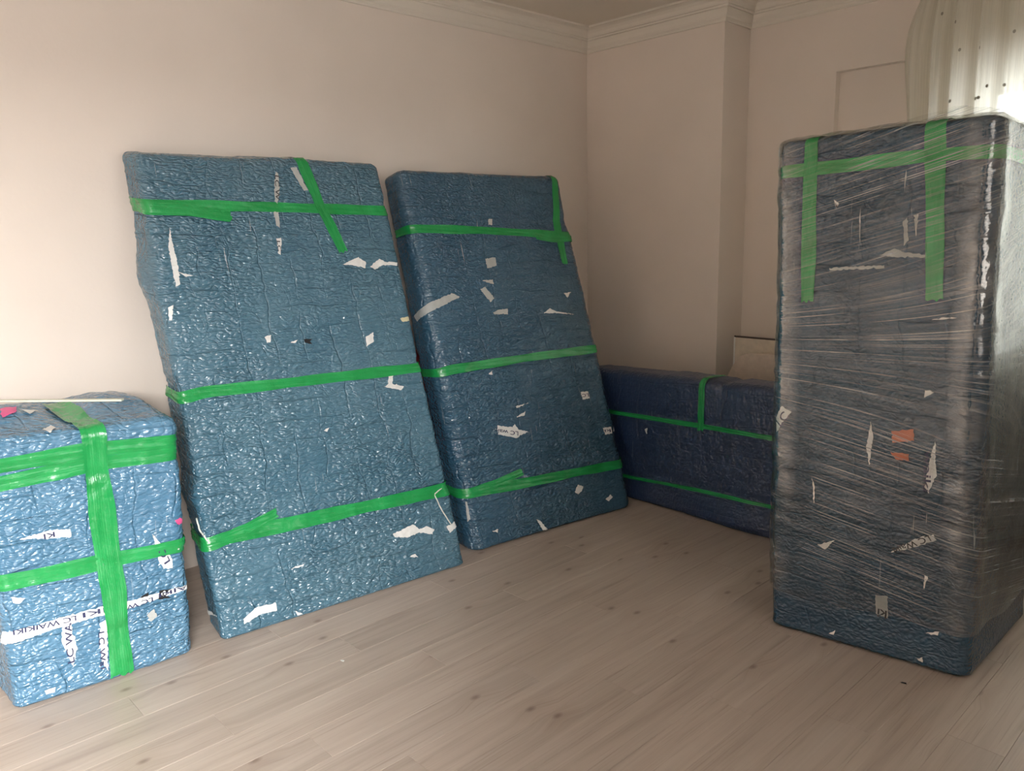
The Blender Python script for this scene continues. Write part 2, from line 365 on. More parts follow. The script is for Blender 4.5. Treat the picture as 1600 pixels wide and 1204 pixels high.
def m_wrap(name, base, light, rough, bub=(46, 46, 100), bdist=.0035, stripe=False, flat=.45):
    t = NT(name); p = t.n('Attribute', attribute_name='rest').outputs['Vector']
    wob = t.noise(p, 14, 2)
    pw = t.n('VectorMath', {0: p, 1: t.n('CombineXYZ', {0: t.math('MULTIPLY', wob, .03), 1: t.math('MULTIPLY', wob, .03), 2: t.math('MULTIPLY', wob, .05)}).outputs[0]}, operation='ADD').outputs[0]
    v = t.n('TexVoronoi', {'Vector': t.mapping(pw, bub), 'Scale': 1.0, 'Randomness': .85}).outputs['Distance']
    hb = t.rng(v, .1, .75, 1, 0)
    mask = t.rng(t.noise(t.mapping(p, (2.6, 2.6, 1.4)), 1.0, 2), .40, .60, flat, 1)
    fold = t.noise(t.mapping(p, (7, 7, 46)), 1.0, 4, .6, .8)
    cre = t.math('ABSOLUTE', t.math('SUBTRACT', t.noise(t.mapping(p, (5, 5, 5)), 1.0, 3, .55, .4), .5))
    crease = t.rng(cre, 0, .018, 1, 0)
    h = t.math('ADD', t.math('MULTIPLY', hb, mask), t.math('MULTIPLY', fold, 1.1))
    h = t.math('SUBTRACT', h, t.math('MULTIPLY', crease, .18))
    sx = t.n('SeparateXYZ', {0: p}); lw = t.noise(t.mapping(p, (2.2, 2.2, 5)), 1.0, 3)
    hz = t.math('ABSOLUTE', t.math('SUBTRACT', t.math('FRACT', t.math('MULTIPLY', t.math('ADD', sx.outputs[2], t.math('MULTIPLY', lw, .10)), 13.0)), .5))
    hx = t.math('ABSOLUTE', t.math('SUBTRACT', t.math('FRACT', t.math('MULTIPLY', t.math('ADD', sx.outputs[0], t.math('MULTIPLY', lw, .12)), 7.5)), .5))
    msk = t.rng(t.noise(t.mapping(p, (4, 4, 4), (0, 0, 0), (7, 3, 5)), 1.0, 2), .42, .58)
    line = t.math('ADD', t.math('MULTIPLY', t.rng(hz, 0, .05, 1, 0), msk), t.math('MULTIPLY', t.rng(hx, 0, .035, 1, 0), t.math('SUBTRACT', 1.0, msk)))
    h = t.math('SUBTRACT', h, t.math('MULTIPLY', line, .6))
    if stripe:
        st = t.noise(t.mapping(p, (55, 55, 1.2)), 1.0, 3, .5)
        h = t.math('ADD', h, t.math('MULTIPLY', st, .8))
    c = t.mixc(t.rng(t.noise(p, 3.0, 4), .35, .65), base, light)
    c = t.mixc(t.math('MULTIPLY', t.rng(hb, .2, 1), .22), c, tuple(min(1, x * 1.5 + .02) for x in light))
    scr_glint = t.noise(t.mapping(p, (75, 75, 3.2), (0, 0, 0), (3, 8, 2)), 1.0, 3, .6, .6)  # pale upright lines: scratches, plus glints along folds put into the colour
    sm = t.math('MULTIPLY', t.rng(scr_glint, .665, .70), t.rng(t.noise(t.mapping(p, (3, 3, 3), (0, 0, 0), (1, 9, 4)), 1.0, 2), .5, .62))
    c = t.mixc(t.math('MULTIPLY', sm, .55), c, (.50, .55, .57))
    n = t.bump(h, bdist, 1.0)
    return t.done(t.principled(Base_Color=c, Roughness=rough, Specular_IOR_Level=.85, Normal=n))
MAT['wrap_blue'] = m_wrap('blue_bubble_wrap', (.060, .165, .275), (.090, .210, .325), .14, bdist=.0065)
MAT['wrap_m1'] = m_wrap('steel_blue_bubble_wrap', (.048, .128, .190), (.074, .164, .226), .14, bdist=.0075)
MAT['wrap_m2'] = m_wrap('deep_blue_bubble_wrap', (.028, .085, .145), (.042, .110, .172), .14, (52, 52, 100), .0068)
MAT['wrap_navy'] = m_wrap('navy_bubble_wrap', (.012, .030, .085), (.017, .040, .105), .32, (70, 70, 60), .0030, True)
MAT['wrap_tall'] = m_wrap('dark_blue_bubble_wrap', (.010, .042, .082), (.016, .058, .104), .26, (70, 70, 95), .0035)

def m_tape():
    t = NT('green_packing_tape'); p = t.n('Attribute', attribute_name='rest').outputs['Vector']
    a = t.noise(t.mapping(p, (6, 260, 1)), 1.0, 3); b = t.noise(p, 45, 3)
    c = t.mixc(t.rng(t.noise(p, 9, 3), .3, .7), (.010, .225, .052), (.020, .31, .085))
    return t.done(t.principled(Base_Color=c, Roughness=.19, Specular_IOR_Level=.6, Normal=t.bump(t.math('ADD', a, t.math('MULTIPLY', b, 1.6)), .0016, .8)))
MAT['tape'] = m_tape()
def m_plain(name, col, rough=.6, bump=0.0, **kw):
    t = NT(name); g = t.n('TexCoord').outputs['Object']; a = t.noise(g, 35, 4)
    c = t.mixc(t.rng(a, .3, .7), tuple(x * .86 for x in col), col)
    return t.done(t.principled(Base_Color=c, Roughness=rough, Normal=t.bump(a, .002, bump), **kw))
MAT['paper_w'] = m_plain('white_paper', (.72, .73, .72), .45, .5)
MAT['paper_g'] = m_plain('grey_paper', (.42, .44, .43), .45, .5)
MAT['paper_y'] = m_plain('yellowed_paper', (.62, .58, .38), .5)
MAT['paper_o'] = m_plain('orange_sticker', (.55, .17, .09), .5)
MAT['paper_p'] = m_plain('pink_sticker', (.72, .10, .28), .45)
MAT['paper_k'] = m_plain('black_scrap', (.012, .013, .016), .4)
MAT['ink_n'] = m_plain('navy_ink', (.02, .025, .09), .5)
MAT['ink_k'] = m_plain('black_ink', (.015, .015, .02), .5)
MAT['string'] = m_plain('white_string', (.70, .72, .66), .7)
MAT['cream'] = m_plain('cream_board', (.76, .66, .54), .5, .1)
MAT['cream2'] = m_plain('beige_board', (.72, .60, .50), .5, .1)
MAT['dark_edge'] = m_plain('dark_edging', (.06, .04, .03), .5)
MAT['red'] = m_plain('dark_red_cloth', (.22, .012, .018), .7, .5)
MAT['slat'] = m_plain('pale_wood_slat', (.72, .74, .62), .5)
MAT['rail'] = m_plain('white_rail', (.75, .74, .70), .4)

def m_film():
    t = NT('clear_stretch_film'); p = t.n('Attribute', attribute_name='rest').outputs['Vector']
    sep = t.n('SeparateXYZ', {0: p}); 
    # wrap direction tilts: rising to the right near the top, falling below
    tilt = t.rng(sep.outputs[2], .75, 1.35, -.22, .26)
    zz = t.math('SUBTRACT', sep.outputs[2], t.math('MULTIPLY', t.math('ADD', sep.outputs[0], sep.outputs[1]), tilt))
    q = t.n('CombineXYZ', {0: sep.outputs[0], 1: sep.outputs[1], 2: zz}).outputs[0]
    s1 = t.noise(t.mapping(q, (1.3, 1.3, 120)), 1.0, 2, .5)
    s2 = t.noise(t.mapping(q, (2.5, 2.5, 330)), 1.0, 2, .5)
    big = t.noise(t.mapping(p, (3.0, 3.0, 2.4)), 1.0, 3, .5, .5)
    st = t.math('ADD', t.math('MULTIPLY', s1, .7), t.math('MULTIPLY', s2, .4))
    ex = t.math('MINIMUM', t.math('ABSOLUTE', sep.outputs[0]), t.math('ABSOLUTE', t.math('SUBTRACT', .635, sep.outputs[0])))
    ey = t.math('MINIMUM', t.math('ABSOLUTE', sep.outputs[1]), t.math('ABSOLUTE', t.math('SUBTRACT', .63, sep.outputs[1])))
    edge = t.rng(t.math('ADD', ex, ey), .035, .10, 1, 0)
    crum = t.noise(t.mapping(q, (32, 32, 62)), 1.0, 1, .5, .2)
    edge = t.math('MULTIPLY', edge, t.rng(t.noise(t.mapping(p, (9, 9, 5), (0, 0, 0), (6, 1, 3)), 1.0, 2), .34, .56))
    n = t.bump(st, .0006, 1.0)
    n = t.bump(t.math('MULTIPLY', crum, edge), .0035, 1.0, n)
    tr = t.n('BsdfTransparent', {0: rgb(.95, .95, .94)}).outputs[0]
    gl = t.n('BsdfGlossy', {'Color': rgb(.95, .95, .92), 'Roughness': .06, 'Normal': n}).outputs[0]
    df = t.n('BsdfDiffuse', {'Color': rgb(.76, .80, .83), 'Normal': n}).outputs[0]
    fr = t.n('Fresnel', {0: 1.5, 'Normal': n}).outputs[0]
    refl = t.math('ADD', t.math('ADD', t.math('MULTIPLY', fr, .6), t.math('MULTIPLY', t.rng(s1, .52, .66), .02)), t.math('MULTIPLY', edge, .14), True)
    a = t.n('MixShader', {0: refl, 1: tr, 2: gl}).outputs[0]
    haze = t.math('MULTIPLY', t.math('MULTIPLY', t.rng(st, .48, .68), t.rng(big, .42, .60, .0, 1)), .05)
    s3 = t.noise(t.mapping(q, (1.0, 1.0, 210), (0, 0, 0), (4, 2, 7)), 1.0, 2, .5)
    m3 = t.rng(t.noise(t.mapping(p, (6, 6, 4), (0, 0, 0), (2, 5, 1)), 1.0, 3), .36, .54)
    highlight_lines = t.math('MULTIPLY', t.math('MULTIPLY', t.rng(s3, .54, .68), m3), .36)  # highlights on the film folds, painted as pale diffuse streaks
    fac = t.math('ADD', haze, highlight_lines, True)
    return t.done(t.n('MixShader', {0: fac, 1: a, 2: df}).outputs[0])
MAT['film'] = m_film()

def m_sheer():
    t = NT('sheer_curtain'); g = t.n('Attribute', attribute_name='rest').outputs['Vector']
    w = t.noise(t.mapping(g, (420, 420, 3)), 1.0, 3)
    col = rgb(.80, .77, .68)
    tr = t.n('BsdfTransparent', {0: rgb(.96, .96, .93)}).outputs[0]
    df = t.n('BsdfDiffuse', {0: col}).outputs[0]; tl = t.n('BsdfTranslucent', {0: rgb(.85, .83, .76)}).outputs[0]
    b = t.n('MixShader', {0: .55, 1: df, 2: tl}).outputs[0]
    return t.done(t.n('MixShader', {0: t.rng(w, .3, .7, .80, .96), 1: tr, 2: b}).outputs[0])
MAT['sheer'] = m_sheer()
MAT['dot'] = m_plain('grey_embroidery', (.36, .34, .29), .8)
def m_glass():
    t = NT('window_glass')
    tr = t.n('BsdfTransparent', {0: rgb(.97, .98, .98)}).outputs[0]; gl = t.n('BsdfGlossy', {'Roughness': .02}).outputs[0]
    return t.done(t.n('MixShader', {0: t.n('Fresnel', {0: 1.45}).outputs[0], 1: tr, 2: gl}).outputs[0])
MAT['glass'] = m_glass()

# ---------------------------------------------------------------- object helpers
def mesh_obj(name, verts, faces, mat, parent=None, smooth=False, rest=None, origin=None):
    me = bpy.data.meshes.new(name)
    v = np.asarray(verts, float)
    if origin is not None: v = v - np.asarray(origin)
    if isinstance(faces, np.ndarray):
        me.vertices.add(len(v)); me.vertices.foreach_set('co', v.ravel().astype(np.float32))
        k = faces.shape[1]; me.loops.add(faces.size); me.loops.foreach_set('vertex_index', faces.ravel().astype(np.int32))
        me.polygons.add(len(faces)); me.polygons.foreach_set('loop_start', (np.arange(len(faces)) * k).astype(np.int32))
        me.update(calc_edges=True); me.validate()
    else:
        me.from_pydata([tuple(x) for x in v], [], [tuple(f) for f in faces]); me.update()
    if rest is not None:
        a = me.attributes.new('rest', 'FLOAT_VECTOR', 'POINT'); a.data.foreach_set('vector', np.asarray(rest, np.float32).ravel())
    if smooth: me.polygons.foreach_set('use_smooth', np.ones(len(me.polygons), bool))
    me.materials.append(mat)
    o = bpy.data.objects.new(name, me); COL.objects.link(o)
    if parent is not None: o.parent = parent
    return o
def empty(name, loc):
    o = bpy.data.objects.new(name, None); COL.objects.link(o); o.location = loc; o.empty_display_size = .1
    return o
def tag(o, label=None, cat=None, group=None, kind=None):
    for k, v in (('label', label), ('category', cat), ('group', group), ('kind', kind)):
        if v: o[k] = v
    return o
def box_vf(x0, x1, y0, y1, z0, z1, base=0):
    v = [(x0, y0, z0), (x1, y0, z0), (x1, y1, z0), (x0, y1, z0), (x0, y0, z1), (x1, y0, z1), (x1, y1, z1), (x0, y1, z1)]
    f = [(0, 3, 2, 1), (4, 5, 6, 7), (0, 1, 5, 4), (1, 2, 6, 5), (2, 3, 7, 6), (3, 0, 4, 7)]
    return v, [tuple(i + base for i in q) for q in f]
def boxes(name, lst, mat, parent=None, bevel=0.0):
    V, F = [], []
    for b in lst:
        v, f = box_vf(*b, base=len(V)); V += v; F += f
    o = mesh_obj(name, V, F, mat, parent)
    if bevel:
        m = o.modifiers.new('edge', 'BEVEL'); m.width = bevel; m.segments = 2; m.limit_method = 'ANGLE'
    return o

# ---------------------------------------------------------------- the room
XA, YB, YR, XP = -3.439, 3.964, 4.230, -2.463      # left wall, pier face, recessed back wall, pier's free side
XR, YF, ZC = .75, -2.9, 2.675
floor = tag(boxes('floor', [(XA - .1, XR + .1, YF - .1, YR + .45, -.12, -.010)], m_plain('floor_underlay', (.10, .07, .055), .9)), 'brownish grey wood laminate floor laid in long planks', kind='structure')
PW, PL, GAP = .147, 1.22, .0005
def plank_mesh():
    e = .0006; w, l = PW - GAP, PL - GAP
    v = [(0, 0, -.0095), (w, 0, -.0095), (w, l, -.0095), (0, l, -.0095), (0, 0, -e), (w, 0, -e), (w, l, -e), (0, l, -e),
         (e, e, 0), (w - e, e, 0), (w - e, l - e, 0), (e, l - e, 0)]
    f = [(0, 1, 5, 4), (1, 2, 6, 5), (2, 3, 7, 6), (3, 0, 4, 7), (4, 5, 9, 8), (5, 6, 10, 9), (6, 7, 11, 10), (7, 4, 8, 11), (8, 9, 10, 11)]
    me = bpy.data.meshes.new('plank'); me.from_pydata(v, [], f); me.update(); me.materials.append(MAT['wood']); return me
pm = plank_mesh()
ncol = int(math.ceil((XR - XA) / PW)); count = 0
for i in range(ncol):
    x = -2.403 - 8 * PW + i * PW
    if x < XA - PW or x > XR: continue
    y = YF - ((i * 0.437) % 1.0) * PL
    while y < YR:
        o = bpy.data.objects.new('plank', pm); COL.objects.link(o); o.parent = floor; o.location = (x, y, 0); y += PL; count += 1

def wall(name, lst, label):
    return tag(boxes(name, lst, MAT['wall']), label, kind='structure')
wall('wall_left', [(XA - .1, XA, YF - .1, YB + .1, 0, ZC)], 'plain cream plastered wall behind the leaning packages')
wall('wall_back_pier', [(XA, XP, YB, YR + .25, 0, ZC)], 'cream wall pier projecting between the room corner and the recess')
NX0, NZ1, ND = -1.960, 2.244, .05          # shallow niche around the back window
WX0, WX1, WZ0, WZ1 = -1.30, .42, .85, 2.10  # window opening in it
NX1 = .60
wall('wall_back', [(XP, NX0, YR, YR + .25, 0, ZC), (NX1, XR, YR, YR + .25, 0, ZC), (NX0, NX1, YR, YR + .25, NZ1, ZC),
     (NX0, WX0, YR + ND, YR + .25, 0, NZ1), (WX1, NX1, YR + ND, YR + .25, 0, NZ1), (WX0, WX1, YR + ND, YR + .25, WZ1, NZ1), (WX0, WX1, YR + ND, YR + .25, 0, WZ0)],
     'cream back wall with a shallow niche beside the sheer curtain')
RY0, RY1, RZ0, RZ1 = -2.45, -.08, .30, 2.04
SY0, SY1, SZ0, SZ1 = .55, 1.95, .95, 2.04
wall('wall_right', [(XR, XR + .15, YF - .1, RY0, 0, ZC), (XR, XR + .15, RY1, SY0, 0, ZC), (XR, XR + .15, SY1, YR + .25, 0, ZC), (XR, XR + .15, RY0, RY1, 0, RZ0), (XR, XR + .15, RY0, RY1, RZ1, ZC),
     (XR, XR + .15, SY0, SY1, 0, SZ0), (XR, XR + .15, SY0, SY1, SZ1, ZC)], 'cream wall on the right of the room')
wall('wall_light_blocker', [(XR + .15, 4.2, .24, .38, -.1, 4.2)], 'unseen partition added outside to keep the daylight lamp out of the smaller right-hand window')  # added out of view: stops the daylight lamp leaking through the smaller window
wall('wall_front', [(XA - .1, XR + .15, YF - .15, YF, 0, ZC)], 'cream wall behind the photographer')
tag(boxes('ceiling', [(XA - .1, XR + .15, YF - .15, YR + .25, ZC, ZC + .1)], MAT['ceiling']), 'plain beige ceiling inside the plaster cornice', kind='structure')

def window(name, axis, a0, a1, z0, z1, at, label):
    root = tag(empty(name, (at if axis == 'x' else (a0 + a1) / 2, (a0 + a1) / 2 if axis == 'x' else at, z0)), label, kind='structure')
    o = np.array(root.location)
    def part(nm, b0, b1, c0, c1, th, mat):
        v, f = box_vf(at - th, at + th, b0, b1, c0, c1) if axis == 'x' else box_vf(b0, b1, at - th, at + th, c0, c1)
        mesh_obj(nm, v, f, mat, root, origin=o)
    w = .055; mid = (a0 + a1) / 2
    part('frame_rail', a0, a1, z0, z0 + w, .03, MAT['white_frame']); part('frame_rail', a0, a1, z1 - w, z1, .03, MAT['white_frame'])
    for c in (a0 + w / 2, mid, a1 - w / 2): part('frame_post', c - w / 2, c + w / 2, z0 + w, z1 - w, .03, MAT['white_frame'])
    part('pane', a0 + w, mid - w / 2, z0 + w, z1 - w, .003, MAT['glass']); part('pane', mid + w / 2, a1 - w, z0 + w, z1 - w, .003, MAT['glass'])
window('window_1', 'y', WX0, WX1, WZ0, WZ1, YR + .16, 'white framed window behind the sheer curtain')
window('window_2', 'x', RY0, RY1, RZ0, RZ1, XR + .08, 'tall white framed window in the right wall')
window('window_3', 'x', SY0, SY1, SZ0, SZ1, XR + .08, 'smaller white framed window in the right wall')

# plaster cornice swept along the walls with mitred corners
prof = [(0, -.128), (.010, -.128), (.014, -.120), (.014, -.108), (.022, -.100), (.030, -.084), (.034, -.070), (.034, -.064), (.046, -.064), (.050, -.056), (.046, -.050),
        (.052, -.044), (.060, -.030), (.076, -.018), (.098, -.012), (.112, -.011), (.112, -.002), (.118, .001), (0, .001)]
path = [(XA, YF), (XA, YB), (XP, YB), (XP, YR), (XR, YR), (XR, YF)]
def cornice():
    n = len(path); V, F = [], []
    for i in range(n):
        p0, p1, p2 = Vector(path[i - 1]), Vector(path[i]), Vector(path[(i + 1) % n])
        d1, d2 = (p1 - p0).normalized(), (p2 - p1).normalized()
        n1, n2 = Vector((d1.y, -d1.x)), Vector((d2.y, -d2.x))
        m = (n1 + n2) / (1 + n1.dot(n2))
        for d, z in prof: V.append((p1.x + m.x * d, p1.y + m.y * d, ZC + z))
    k = len(prof)
    for i in range(n):
        a, b = i * k, ((i + 1) % n) * k
        for j in range(k):
            j2 = (j + 1) % k
            F.append((a + j, b + j, b + j2, a + j2))
    return V, F
V, F = cornice()
tag(mesh_obj('trim_1', V, F, MAT['cornice']), 'moulded white plaster cornice along the top of the walls', kind='structure')

# ---------------------------------------------------------------- wrapped packages
def pack_body(P, step):
    W, D, H = P.size; S = [W, D, H]; N = [max(4, int(round(s / step))) for s in S]
    Q, F, base = [], [], 0
    for ax in range(3):
        a, b = [(1, 2), (0, 2), (0, 1)][ax]
        for side in (0, 1):
            ga, gb = np.meshgrid(np.arange(N[a] + 1), np.arange(N[b] + 1), indexing='ij')
            q = np.zeros((ga.size, 3), int); q[:, a] = ga.ravel(); q[:, b] = gb.ravel(); q[:, ax] = side * N[ax]
            idx = (np.arange(ga.size) + base).reshape(ga.shape)
            f = np.stack([idx[:-1, :-1], idx[1:, :-1], idx[1:, 1:], idx[:-1, 1:]], -1).reshape(-1, 4)
            flip = (side == 0) ^ (ax == 1)
            F.append(f[:, ::-1] if flip else f); Q.append(q); base += ga.size
    Q = np.concatenate(Q); F = np.concatenate(F)
    uq, invx = np.unique(Q, axis=0, return_inverse=True)
    F = invx.ravel()[F]
    q = uq * np.array([S[i] / N[i] for i in range(3)])
    return q, F
def make_pack(key, label, mat, step=.0085):
    P = PACKS[key]
    root = tag(empty('wrapped_package', tuple(P.o)), label, 'package', 'furniture wrapped in blue bubble wrap')
    q, F = pack_body(P, step)
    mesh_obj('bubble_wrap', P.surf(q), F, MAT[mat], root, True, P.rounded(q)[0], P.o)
    return root, P

def tape(P, root, pts, hw, rng, off=.0022, name='tape', mat='tape', ragged=0.0):
    pts = np.array(pts, float); seg = np.linalg.norm(np.diff(pts, axis=0), axis=1); L = np.concatenate([[0], np.cumsum(seg)])
    n = max(6, int(L[-1] / .012)); t = np.linspace(0, L[-1], n)
    c = np.stack([np.interp(t, L, pts[:, 0]), np.interp(t, L, pts[:, 1])], 1)
    k = np.ones(5) / 5; cs = c.copy()
    for a in (0, 1):
        cs[2:-2, a] = np.convolve(c[:, a], k, 'valid')
    d = np.gradient(cs, axis=0); d /= np.linalg.norm(d, axis=1, keepdims=True) + 1e-9
    nrm = np.stack([-d[:, 1], d[:, 0]], 1)
    ph = rng.uniform(0, 6, 3)
    w = hw * (1 + .07 * np.sin(t * 9 + ph[0]) + .05 * np.sin(t * 23 + ph[1]))
    m = 9; V, R = [], []
    for j in range(m):
        a = j / (m - 1) * 2 - 1
        s = cs + nrm * (w * a)[:, None]
        if ragged:
            s[0] += d[0] * rng.uniform(-ragged, ragged); s[-1] += d[-1] * rng.uniform(-ragged, ragged)
        ripple = .0009 * np.sin(a * 7 + t * 14 + ph[2]) + .0006 * np.sin(a * 13 - t * 31)
        V.append(P.surf(P.unroll(s), off + .0006 + ripple)); R.append(np.stack([t, np.full(n, a * hw), np.full(n, ph[0])], 1))
    V = np.stack(V, 1).reshape(-1, 3); R = np.stack(R, 1).reshape(-1, 3)
    idx = np.arange(n * m).reshape(n, m)
    F = np.stack([idx[:-1, :-1], idx[:-1, 1:], idx[1:, 1:], idx[1:, :-1]], -1).reshape(-1, 4)[:, ::-1]
    return mesh_obj(name, V, F, MAT[mat], root, True, R, P.o)

def scrap(P, root, kind, poly, rng, off=.0035):
    poly = np.array(poly, float); out = []
    for i in range(len(poly)):
        a, b = poly[i], poly[(i + 1) % len(poly)]; L = np.linalg.norm(b - a); k = max(1, int(L / .006))
        for j in range(k):
            jit = rng.normal(0, .0013, 2) if j else 0
            out.append(a + (b - a) * j / k + jit)
    # triangulated flat outline, refined so that it lies on the lumpy wrap
    bm = bmesh.new(); vs = [bm.verts.new((p[0], p[1], 0)) for p in out]
    try: f = bm.faces.new(vs)
    except ValueError: bm.free(); return None
    bmesh.ops.triangulate(bm, faces=[f])
    long_e = [e for e in bm.edges if e.calc_length() > .018]
    if long_e: bmesh.ops.subdivide_edges(bm, edges=long_e, cuts=2); bmesh.ops.triangulate(bm, faces=bm.faces[:])
    bm.normal_update()
    if sum(f.normal.z * f.calc_area() for f in bm.faces) < 0: bmesh.ops.reverse_faces(bm, faces=bm.faces[:])
    bm.verts.index_update()
    sv = np.array([(v.co.x, v.co.y) for v in bm.verts]); F = [tuple(v.index for v in f.verts) for f in bm.faces]; bm.free()
    V = P.surf(P.unroll(sv), off)
    return mesh_obj('paper_scrap', V, F, MAT['paper_' + kind], root, True, origin=P.o)

def lettering(P, root, parent, text, a, b, height, ink, off=.0052):
    cu = bpy.data.curves.new('lettering', 'FONT'); cu.body = text; cu.resolution_u = 3; cu.offset = .012
    ob = bpy.data.objects.new('lettering', cu); COL.objects.link(ob)
    bpy.context.view_layer.update()
    me = bpy.data.meshes.new_from_object(ob.evaluated_get(bpy.context.evaluated_depsgraph_get()))
    bpy.data.objects.remove(ob, do_unlink=True); bpy.data.curves.remove(cu)
    co = np.array([v.co[:2] for v in me.vertices]); F = [tuple(p.vertices) for p in me.polygons]; bpy.data.meshes.remove(me)
    w = co[:, 0].max() - co[:, 0].min(); h = .73
    a, b = np.array(a), np.array(b); d = b - a; L = np.linalg.norm(d); d /= L; n = np.array([-d[1], d[0]])
    sv = a + np.outer((co[:, 0] - co[:, 0].min()) / w * L, d) + np.outer((co[:, 1] / h - .5) * height, n)
    V = P.surf(P.unroll(sv), off)
    return mesh_obj('lettering', V, F, MAT['ink_' + ink], parent or root, False, origin=P.o)

def inside(p, poly):
    c = False; n = len(poly)
    for i in range(n):
        (x1, y1), (x2, y2) = poly[i], poly[(i + 1) % n]
        if (y1 > p[1]) != (y2 > p[1]) and p[0] < (x2 - x1) * (p[1] - y1) / (y2 - y1) + x1: c = not c
    return c
def dress(key, root, P):
    rng = np.random.default_rng(P.seed); w = WRAP[key]
    for i, (pts, hw) in enumerate(w['tapes']):
        tape(P, root, pts, hw, rng, (.0022 if key != 'ca' else .0028) + .0011 * i, ragged=.006)
    lst = []
    for kd, poly in w['scraps']:
        o = scrap(P, root, kd, poly, rng); lst.append((o, poly))
    for text, a, b, h, ink in w['texts']:
        mid = ((a[0] + b[0]) / 2, (a[1] + b[1]) / 2)
        par = next((o for o, poly in lst if o and inside(mid, poly)), None)
        if par is None:
            par = min((x for x in lst if x[0]), key=lambda x: np.hypot(np.mean([p[0] for p in x[1]]) - mid[0], np.mean([p[1] for p in x[1]]) - mid[1]))[0]
        lettering(P, root, par, text, a, b, h, ink)

def tube(name, pts, r, mat, parent, origin, sides=6):
    pts = [Vector(p) for p in pts]; V, F = [], []
    for i, p in enumerate(pts):
        t = (pts[min(i + 1, len(pts) - 1)] - pts[max(i - 1, 0)]).normalized()
        u = t.orthogonal().normalized(); v = t.cross(u)
        for k in range(sides):
            a = 2 * math.pi * k / sides; V.append(p + (u * math.cos(a) + v * math.sin(a)) * r)
    for i in range(len(pts) - 1):
        for k in range(sides):
            k2 = (k + 1) % sides; F.append((i * sides + k, i * sides + k2, (i + 1) * sides + k2, (i + 1) * sides + k))
    F += [tuple(range(sides))[::-1], tuple(range((len(pts) - 1) * sides, len(pts) * sides))]
    return mesh_obj(name, [tuple(v) for v in V], F, mat, parent, True, origin=origin)

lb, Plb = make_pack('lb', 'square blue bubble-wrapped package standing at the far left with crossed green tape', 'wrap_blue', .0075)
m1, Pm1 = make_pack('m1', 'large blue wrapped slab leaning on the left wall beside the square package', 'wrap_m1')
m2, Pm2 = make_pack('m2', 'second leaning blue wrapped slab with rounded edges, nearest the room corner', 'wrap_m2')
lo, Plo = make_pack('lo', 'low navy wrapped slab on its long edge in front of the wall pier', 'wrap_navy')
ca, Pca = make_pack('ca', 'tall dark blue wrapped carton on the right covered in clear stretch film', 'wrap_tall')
for k, r, P in (('lb', lb, Plb), ('m1', m1, Pm1), ('m2', m2, Pm2), ('lo', lo, Plo), ('ca', ca, Pca)): dress(k, r, P)
# loose string ends on the large slab
def sv_line(P, sv, off):
    sv = np.array(sv); t = np.linspace(0, 1, len(sv)); tt = np.linspace(0, 1, 18)
    s = np.stack([np.interp(tt, t, sv[:, 0]), np.interp(tt, t, sv[:, 1])], 1)
    return P.surf(P.unroll(s), off)
tube('string', sv_line(Pm1, [(1.03, .352), (.985, .335), (1.0, .27), (1.035, .19)], .006), .0028, MAT['string'], m1, Pm1.o)
tube('string', sv_line(Pm1, [(-.03, .45), (-.015, .40), (.0, .39), (.02, .36)], .006), .0035, MAT['string'], m1, Pm1.o)
# stretch film around the tall carton
def film():
    P = Pca; W, D, H = P.size; per = [(0, 0), (W, 0), (W, D), (0, D)]
    L = 2 * (W + D); n = int(L / .010); m = int((H - .10) / .011); rng = np.random.default_rng(9)
    S = np.linspace(0, L, n, endpoint=False)
    def at(s):
        q = np.zeros((len(s), 2)); e = np.array([0, W, W + D, 2 * W + D])
        a = s < W; b = (s >= W) & (s < W + D); c = (s >= W + D) & (s < 2 * W + D); d = s >= 2 * W + D
        q[a] = np.stack([s[a], 0 * s[a]], 1); q[b] = np.stack([W + 0 * s[b], s[b] - W], 1)
        q[c] = np.stack([W - (s[c] - W - D), D + 0 * s[c]], 1); q[d] = np.stack([0 * s[d], D - (s[d] - 2 * W - D)], 1)
        return q
    xy = at(S); bot = .135 + .018 * np.sin(S * 3.1) + .008 * np.sin(S * 17 + 1)
    V, R = [], []
    for j in range(m + 1):
        t = j / m; z = bot * (1 - t) + (H + .0) * t
        q = np.concatenate([xy, z[:, None]], 1)
        p, nn = P.rounded(q)
        zz = q[:, 2]; tilt = np.interp(zz, [.75, 1.35], [-.22, .26])
        g = np.stack([q[:, 0] * 1.2, q[:, 1] * 1.2, (zz - tilt * (q[:, 0] + q[:, 1])) * 40], 1)
        off = .0098 + .0022 * vnoise(g, 5) + .0025 * np.maximum(0, vnoise(q * np.array([5, 5, 7]), 8))
        V.append(P.surf(q, off)); R.append(q)
    # fold over on to the top
    for inn in (.03, .09, .16):
        q = np.concatenate([np.clip(xy, inn, [W - inn, D - inn]), np.full((n, 1), H)], 1)
        V.append(P.surf(q, .0095 + .003 * vnoise(q * 30, 3))); R.append(q)
    rows = len(V); V = np.concatenate(V); R = np.concatenate(R)
    idx = np.arange(rows * n).reshape(rows, n); nx = np.roll(idx, -1, 1)
    F = np.stack([idx[:-1], nx[:-1], nx[1:], idx[1:]], -1).reshape(-1, 4)
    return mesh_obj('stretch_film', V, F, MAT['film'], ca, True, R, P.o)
film()
